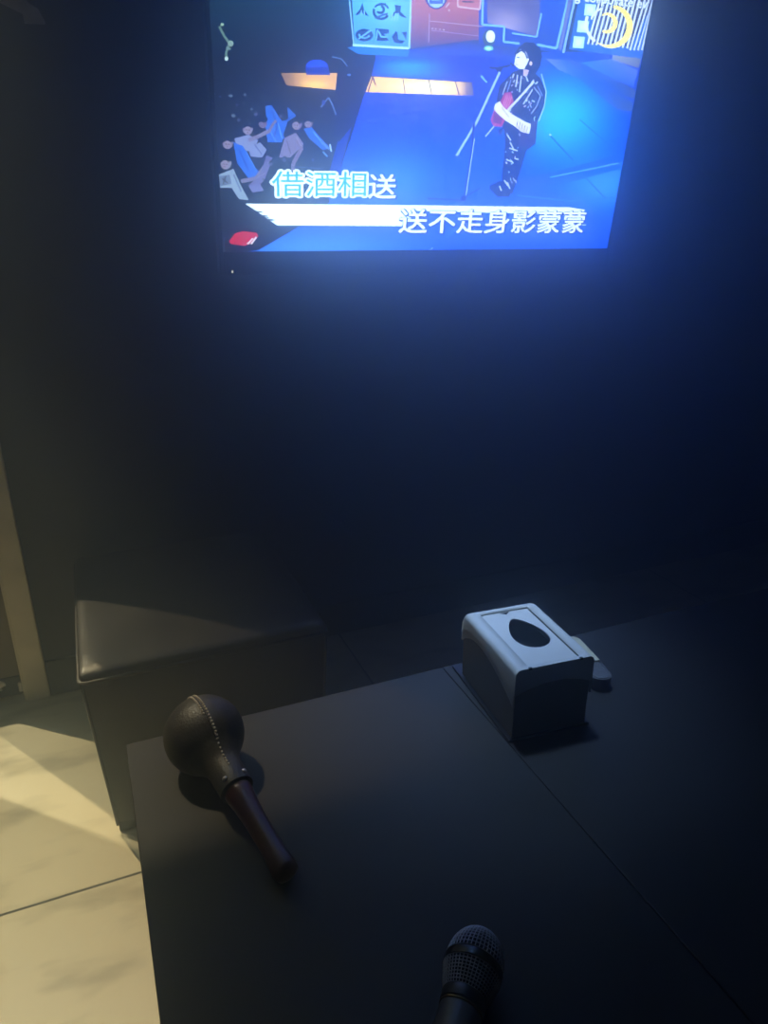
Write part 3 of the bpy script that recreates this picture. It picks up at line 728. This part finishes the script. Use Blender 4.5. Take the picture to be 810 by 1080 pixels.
for (ra, ya), (rb, yb_) in zip(rows, rows[1:]):
    for i in range(n-1):
        mid = (ra[i].co.x+ra[i+1].co.x)/2; ym = (ya+yb_)/2
        if abs(mid) < x_in-1e-4 and -BD/2+.006 < ym < BD/2-.014: continue
        bm.faces.new((ra[i], ra[i+1], rb[i+1], rb[i]))
# front face of the cover: a lip with a curved lower edge
fr_ = rows[0][0]; low = []
for i, v in enumerate(fr_):
    s = v.co.x/(BW/2); low.append(bm.verts.new((v.co.x, -BD/2, BH-.034+.012*(1-s*s) if abs(s) < .999 else min(v.co.z, lower(0)))))
for i in range(n-1):
    if (fr_[i].co-low[i].co).length < 1e-6 and (fr_[i+1].co-low[i+1].co).length < 1e-6: continue
    try: bm.faces.new((fr_[i], low[i], low[i+1], fr_[i+1]))
    except ValueError: pass
bmesh.ops.remove_doubles(bm, verts=bm.verts[:], dist=1e-5)
bk = [v for v in bm.verts if abs(v.co.y-BD/2) < 1e-6]
cov = obj('cover', bm, M['tissue_white'], tis, smooth=True, angle=35)
sm = cov.modifiers.new('thickness', 'SOLIDIFY'); sm.thickness = .0014; sm.offset = -1
# back skirt closing the cover
bm = bmesh.new(); box(bm, -BW/2+.0008, BW/2-.0008, BD/2-.0012, BD/2+.0004, .052, .080, .0005)
obj('back_lip', bm, M['tissue_white'], tis)
# sliding lid in the top with the egg-shaped hole
py0, py1 = -BD/2+.0045, BD/2-.0155; pxw = x_in-.0008; zp = BH-.0022
bm = bmesh.new()
NE = 48; egg = []
cyh = .002; Lh = .0335
for i in range(NE):
    a = 2*PI*i/NE; s, c = math.sin(a), math.cos(a)
    y = Lh*s; x = .0205*c*(1-.34*s-.04*s*s)
    egg.append((x+.003, y+cyh))
def onrect(a):
    s, c = math.sin(a), math.cos(a); yc = cyh
    k = min((pxw/abs(c)) if abs(c) > 1e-9 else 9, ((py1-yc)/s if s > 1e-9 else ((py0-yc)/s if s < -1e-9 else 9)))
    return (c*k, s*k+yc)
out = [onrect(math.atan2(y-cyh, x)) for x, y in egg]
corners = [(pxw, py1), (-pxw, py1), (-pxw, py0), (pxw, py0)]
for cxy in corners:      # pull the nearest outline point to each corner
    i = min(range(NE), key=lambda q: (out[q][0]-cxy[0])**2+(out[q][1]-cxy[1])**2); out[i] = cxy
L4 = [[bm.verts.new((x, y, z)) for x, y in ps] for ps, z in ((out, zp), (egg, zp), (egg, zp-.0016), (out, zp-.0016))]
for a, b_ in zip(L4, L4[1:]+L4[:1]):
    for i in range(NE):
        j = (i+1) % NE; bm.faces.new((a[i], a[j], b_[j], b_[i]))
obj('sliding_lid', bm, M['tissue_white'], tis)
bm = bmesh.new()      # little triangular catch at the back and the two slots at the front
v3 = [bm.verts.new(p) for p in ((-.006, py1-.001, zp+.0004), (.006, py1-.001, zp+.0004), (0, py1-.006, zp+.0004))]
v4 = [bm.verts.new(v.co-Vector((0, 0, .001))) for v in v3]
bm.faces.new(v3); bm.faces.new(v4[::-1])
for i in range(3): bm.faces.new((v3[i], v4[i], v4[(i+1) % 3], v3[(i+1) % 3]))
obj('catch', bm, M['inside'], tis)
for sx in (-1, 1): obj('slot', box(bmesh.new(), sx*pxw-.002, sx*pxw+.002, -BD/2-.0004, -BD/2+.002, BH-.002, BH+.0003), M['inside'], tis)

# ------------------------------------------------------------------ small case with a cream card behind the dispenser
CL, CW, CT = .100, .027, .018
case = thing('card_case', 'small smoky clear case with a cream card, lying behind the tissue dispenser', 'case', (.548, .633, TZ), math.radians(-9))
def capsule(bm, w, l, z0, z1, r, y0=None, y1=None, n=8):
    pts = []
    for cx_, cy_, a0 in ((w/2-r, l/2-r, 0), (-w/2+r, l/2-r, 90), (-w/2+r, -l/2+r, 180), (w/2-r, -l/2+r, 270)):
        for i in range(n+1):
            a = math.radians(a0+90*i/n); pts.append((cx_+r*math.cos(a), cy_+r*math.sin(a)))
    if y0 is not None: pts = [(x, max(y0, min(y1, y))) for x, y in pts]
    A_ = [bm.verts.new((x, y, z0)) for x, y in pts]; B_ = [bm.verts.new((x, y, z1)) for x, y in pts]
    bm.faces.new(A_[::-1]); bm.faces.new(B_); k = len(pts)
    for i in range(k): bm.faces.new((A_[i], A_[(i+1) % k], B_[(i+1) % k], B_[i]))
bm = bmesh.new(); capsule(bm, CW, CL, 0, .017, .012)
bmesh.ops.remove_doubles(bm, verts=bm.verts[:], dist=1e-6)
obj('shell', bm, M['clear'], case, smooth=True, angle=40)
bm = bmesh.new(); capsule(bm, CW-.001, CL-.001, .0172, .0194, .0115, -.012, 9)
bmesh.ops.remove_doubles(bm, verts=bm.verts[:], dist=1e-6)
obj('card', bm, M['card'], case)
bm = bmesh.new(); tube(bm, [(x, y, .0175) for x, y in [(CW/2-.0016, -.014), (CW/2-.0016, -CL/2+.012), (CW/2-.006, -CL/2+.004), (0, -CL/2+.0018), (-CW/2+.006, -CL/2+.004), (-CW/2+.0016, -CL/2+.012), (-CW/2+.0016, -.014)]], .0011, 8)
obj('rim', bm, M['clear'], case, smooth=True)

# ------------------------------------------------------------------ maraca
RBALL = .0412
bc = Vector((.0625, .637, TZ+RBALL))
he = Vector((.101, .462, TZ+.0125))
ax = (he-bc).normalized(); LH = (he-bc).length
mar = thing('maraca', 'round leather maraca with a stitched seam and dark red handle, lying on the table', 'maraca', (bc.x, bc.y, TZ))
off = Vector((0, 0, RBALL))
MM = frame_M(off, ax)
bm = bmesh.new(); pr = []
for i in range(41):
    a = PI*i/40; r, z = RBALL*math.sin(a), -RBALL*math.cos(a)
    if z > RBALL*.80: break
    pr.append((r, z))
rn = .0172
for i in range(1, 9):
    t = i/8; z0 = RBALL*.80; r0 = pr[-1][0] if i == 1 else r0
    pr.append((r0+(rn-r0)*(1-(1-t)**2.4), z0+.024*t))
pr.append((rn*.98, RBALL*.80+.048)); pr.append((rn*.80, RBALL*.80+.0495)); pr.append((0, RBALL*.80+.0495))
lathe(bm, pr, MM, 56)
obj('leather_ball', bm, M['ball_leather'], mar, smooth=True, angle=60)
# seam: a plane through the handle axis, turned so that it runs over the upper side
def seam_pt(a, r, side):
    # a: angle from the handle, side: distance from the seam line
    up = Vector((0, 0, 1)); n = (up-ax*up.dot(ax)).normalized(); s = ax.cross(n)
    n = (Matrix.Rotation(math.radians(SEAM_TURN), 3, ax) @ n); s = ax.cross(n)
    d = (ax*math.cos(a)+n*math.sin(a)+s*side).normalized()
    return off + d*r
SEAM_TURN = 2
bm = bmesh.new(); tube(bm, [seam_pt(math.radians(a), RBALL+.0002, 0) for a in range(26, 175, 4)], .0009, 6)
obj('seam', bm, M['ball_leather'], mar, smooth=True)
bm = bmesh.new()
for a in range(27, 175, 5):
    for sd_ in (-.052, .052):
        if a < 75 and sd_ > 0: continue
        p = seam_pt(math.radians(a), RBALL+.0003, sd_)
        bmesh.ops.create_icosphere(bm, subdivisions=1, radius=.0014, matrix=Matrix.Translation(p))
def neck_r(z):
    for (r0_, z0_), (r1_, z1_) in zip(pr, pr[1:]):
        if z0_ <= z <= z1_ and z1_ > z0_: return r0_+(r1_-r0_)*(z-z0_)/(z1_-z0_)
    return rn
for k in range(9):
    z = RBALL*.72+.004*k
    d0 = seam_pt(PI/2, 1., -.03)-off; d0 = (d0-ax*d0.dot(ax)).normalized()
    bmesh.ops.create_icosphere(bm, subdivisions=1, radius=.0012, matrix=Matrix.Translation(off+ax*z+d0*(neck_r(z)+.0002)))
obj('stitching', bm, M['stitch'], mar, smooth=True)
for ang in (-38, 34):
    up = Vector((0, 0, 1)); n = (up-ax*up.dot(ax)).normalized(); n = Matrix.Rotation(math.radians(ang), 3, ax) @ n
    p = off + ax*(RBALL*.80+.041) + n*(rn*.985)
    bm = bmesh.new(); lathe(bm, [(.0028, 0), (.0026, .0008), (.0016, .0018), (0, .0021)], frame_M(p, n, ax), 14)
    obj('stud', bm, M['stud'], mar, smooth=True)
zc = RBALL*.80+.044
bm = bmesh.new(); lathe(bm, [(0, zc), (.0125, zc), (.0136, zc+.006), (.0134, zc+.012), (.0120, zc+.022), (.0104, zc+.045), (.0100, LH-.028), (.0112, LH-.010), (.0118, LH-.003), (.0105, LH+.002), (.006, LH+.0042), (0, LH+.0048)], MM, 32)
obj('handle', bm, M['red_wood'], mar, smooth=True, angle=50)

# ------------------------------------------------------------------ microphone
md = Vector((.70, .71, 0)).normalized(); MK = .83; mc = Vector((.203, .316, 0)) - md*.027*MK
tail_r, band_r = .0125, .0268
LB, LT = .027, .165
slope = (band_r-tail_r)/(LB+LT)
o = Vector((mc.x, mc.y, band_r-LB*slope))      # the band and the tail edge touch the table
adir = Vector((md.x, md.y, slope)).normalized()
mic = thing('microphone', 'handheld microphone with grey wire mesh head, lying on the near part of the table', 'microphone', (o.x, o.y, TZ))
MI = frame_M(Vector((0, 0, o.z)), adir); mic.scale = (MK, MK, MK)
dome = []
for i in range(13):
    a = PI/2*i/12; dome.append((.0258*max(0, math.cos(a))**.86, .0325+.0310*math.sin(a)))
lowm = [(.0192+(.0258-.0192)*(i/8)**.85, .002+.0215*i/8) for i in range(9)]
for nm, prof in (('mesh_head', dome), ('mesh_collar', lowm)):
    bm = bmesh.new(); lathe(bm, prof, MI, 44, cap=False)
    # turn the squares into a diagonal wire lattice
    g = obj(nm, bm, M['mic_mesh'], mic, smooth=True)
    wf = g.modifiers.new('wire', 'WIREFRAME'); wf.thickness = .0015; wf.use_even_offset = False
bm = bmesh.new(); lathe(bm, [(0, .0015)]+[(r-.0011, z) for r, z in lowm]+[(r-.0011 if r > .002 else r, z-.0006) for r, z in dome], MI, 40, cap=False)
obj('foam', bm, M['mic_foam'], mic, smooth=True)
bm = bmesh.new(); lathe(bm, [(.0250, .0232), (.0266, .0240), (band_r, .0260), (band_r, .0295), (.0266, .0308), (.0250, .0328)], MI, 60, cap=False)
obj('band', bm, M['mic_band'], mic, smooth=True, angle=40)
bm = bmesh.new(); lathe(bm, [(0, -.009), (.0186, -.009), (.0196, -.008), (.0198, .001), (.0188, .0024), (0, .0024)], MI, 48)
obj('neck_ring', bm, M['black_plastic'], mic, smooth=True, angle=40)
bm = bmesh.new(); lathe(bm, [(.0180, -.0112), (.0192, -.0108), (.0192, -.0094), (.0180, -.0090)], MI, 48, cap=False)
obj('brass_ring', bm, M['gold'], mic, smooth=True, angle=40)
bm = bmesh.new(); lathe(bm, [(0, -.0105), (.0180, -.0105), (.0186, -.013), (.0184, -.03), (.0160, -.08), (.0140, -.12), (tail_r, -LT+.004), (tail_r-.001, -LT), (0, -LT)], MI, 48)
obj('body', bm, M['mic_body'], mic, smooth=True, angle=40)
bm = bmesh.new(); box(bm, -.0035, .0035, -.0062, .0062, 0, .0014, .0008)
bmesh.ops.transform(bm, matrix=MI @ Matrix.Translation((.0172, 0, -.055)) @ Matrix.Rotation(PI/2, 4, 'Y'), verts=bm.verts[:])
obj('switch', bm, M['black_plastic'], mic)

# ------------------------------------------------------------------ faint grey print on the wall at the upper left
def wall_pt(x, y):
    d = ray(x, y); t = YB/d.y; return CAM + d*t
bm = bmesh.new()
for pts in ([(-14, -14), (18, -12), (31, 4), (40, 9), (48, 24), (47, 26), (26, 25), (24, 15), (8, 7), (-14, -4)],):
    P = [wall_pt(*p) for p in pts]
    a = [bm.verts.new((p.x, YB-.0008, p.z)) for p in P]; c = [bm.verts.new((p.x, YB-.0001, p.z)) for p in P]
    bm.faces.new(a); bm.faces.new(c[::-1])
    for i in range(len(P)): bm.faces.new((a[i], c[i], c[(i+1) % len(P)], a[(i+1) % len(P)]))
dc = obj('wall_decal', bm, M['decal']); dc['label'] = 'faint grey printed shape on the dark wall left of the television'; dc['category'] = 'wall decal'

# ------------------------------------------------------------------ render look
wd = bpy.data.worlds.new('World'); sc.world = wd; wd.use_nodes = True
wd.node_tree.nodes['Background'].inputs['Color'].default_value = (.0, .0, .0, 1)
wd.node_tree.nodes['Background'].inputs['Strength'].default_value = 0.
# cool overhead spot added to brighten the dispenser lid, not a lamp of the room
la = bpy.data.lights.new('added_cool_spot', 'SPOT'); la.energy = 1450; la.color = (.21, .44, 1.); la.spot_size = math.radians(11.5); la.spot_blend = 1.; la.shadow_soft_size = .20
lo = bpy.data.objects.new('added_cool_spot', la); C.objects.link(lo); lo.location = (.45, 1.30, 2.95)
lo.rotation_euler = (Vector((.42, .70, .62))-lo.location).to_track_quat('-Z', 'Y').to_euler()

# everything to life size
LIFE = 1.25
for o in C.objects:
    if o.parent is None:
        o.location = o.location*LIFE
        if o.type == 'LIGHT':
            o.data.energy *= LIFE**2; o.data.shadow_soft_size *= LIFE
        elif o.type != 'CAMERA':
            o.scale = o.scale*LIFE

cy = sc.cycles
cy.use_denoising = True; cy.max_bounces = 8; cy.diffuse_bounces = 4; cy.glossy_bounces = 4; cy.transparent_max_bounces = 12; cy.volume_bounces = 1
cy.sample_clamp_indirect = 4.; cy.caustics_reflective = False; cy.caustics_refractive = False
vs_ = sc.view_settings; vs_.view_transform = 'Standard'; vs_.look = 'None'; vs_.exposure = 0; vs_.gamma = 1; vs_.use_curve_mapping = False
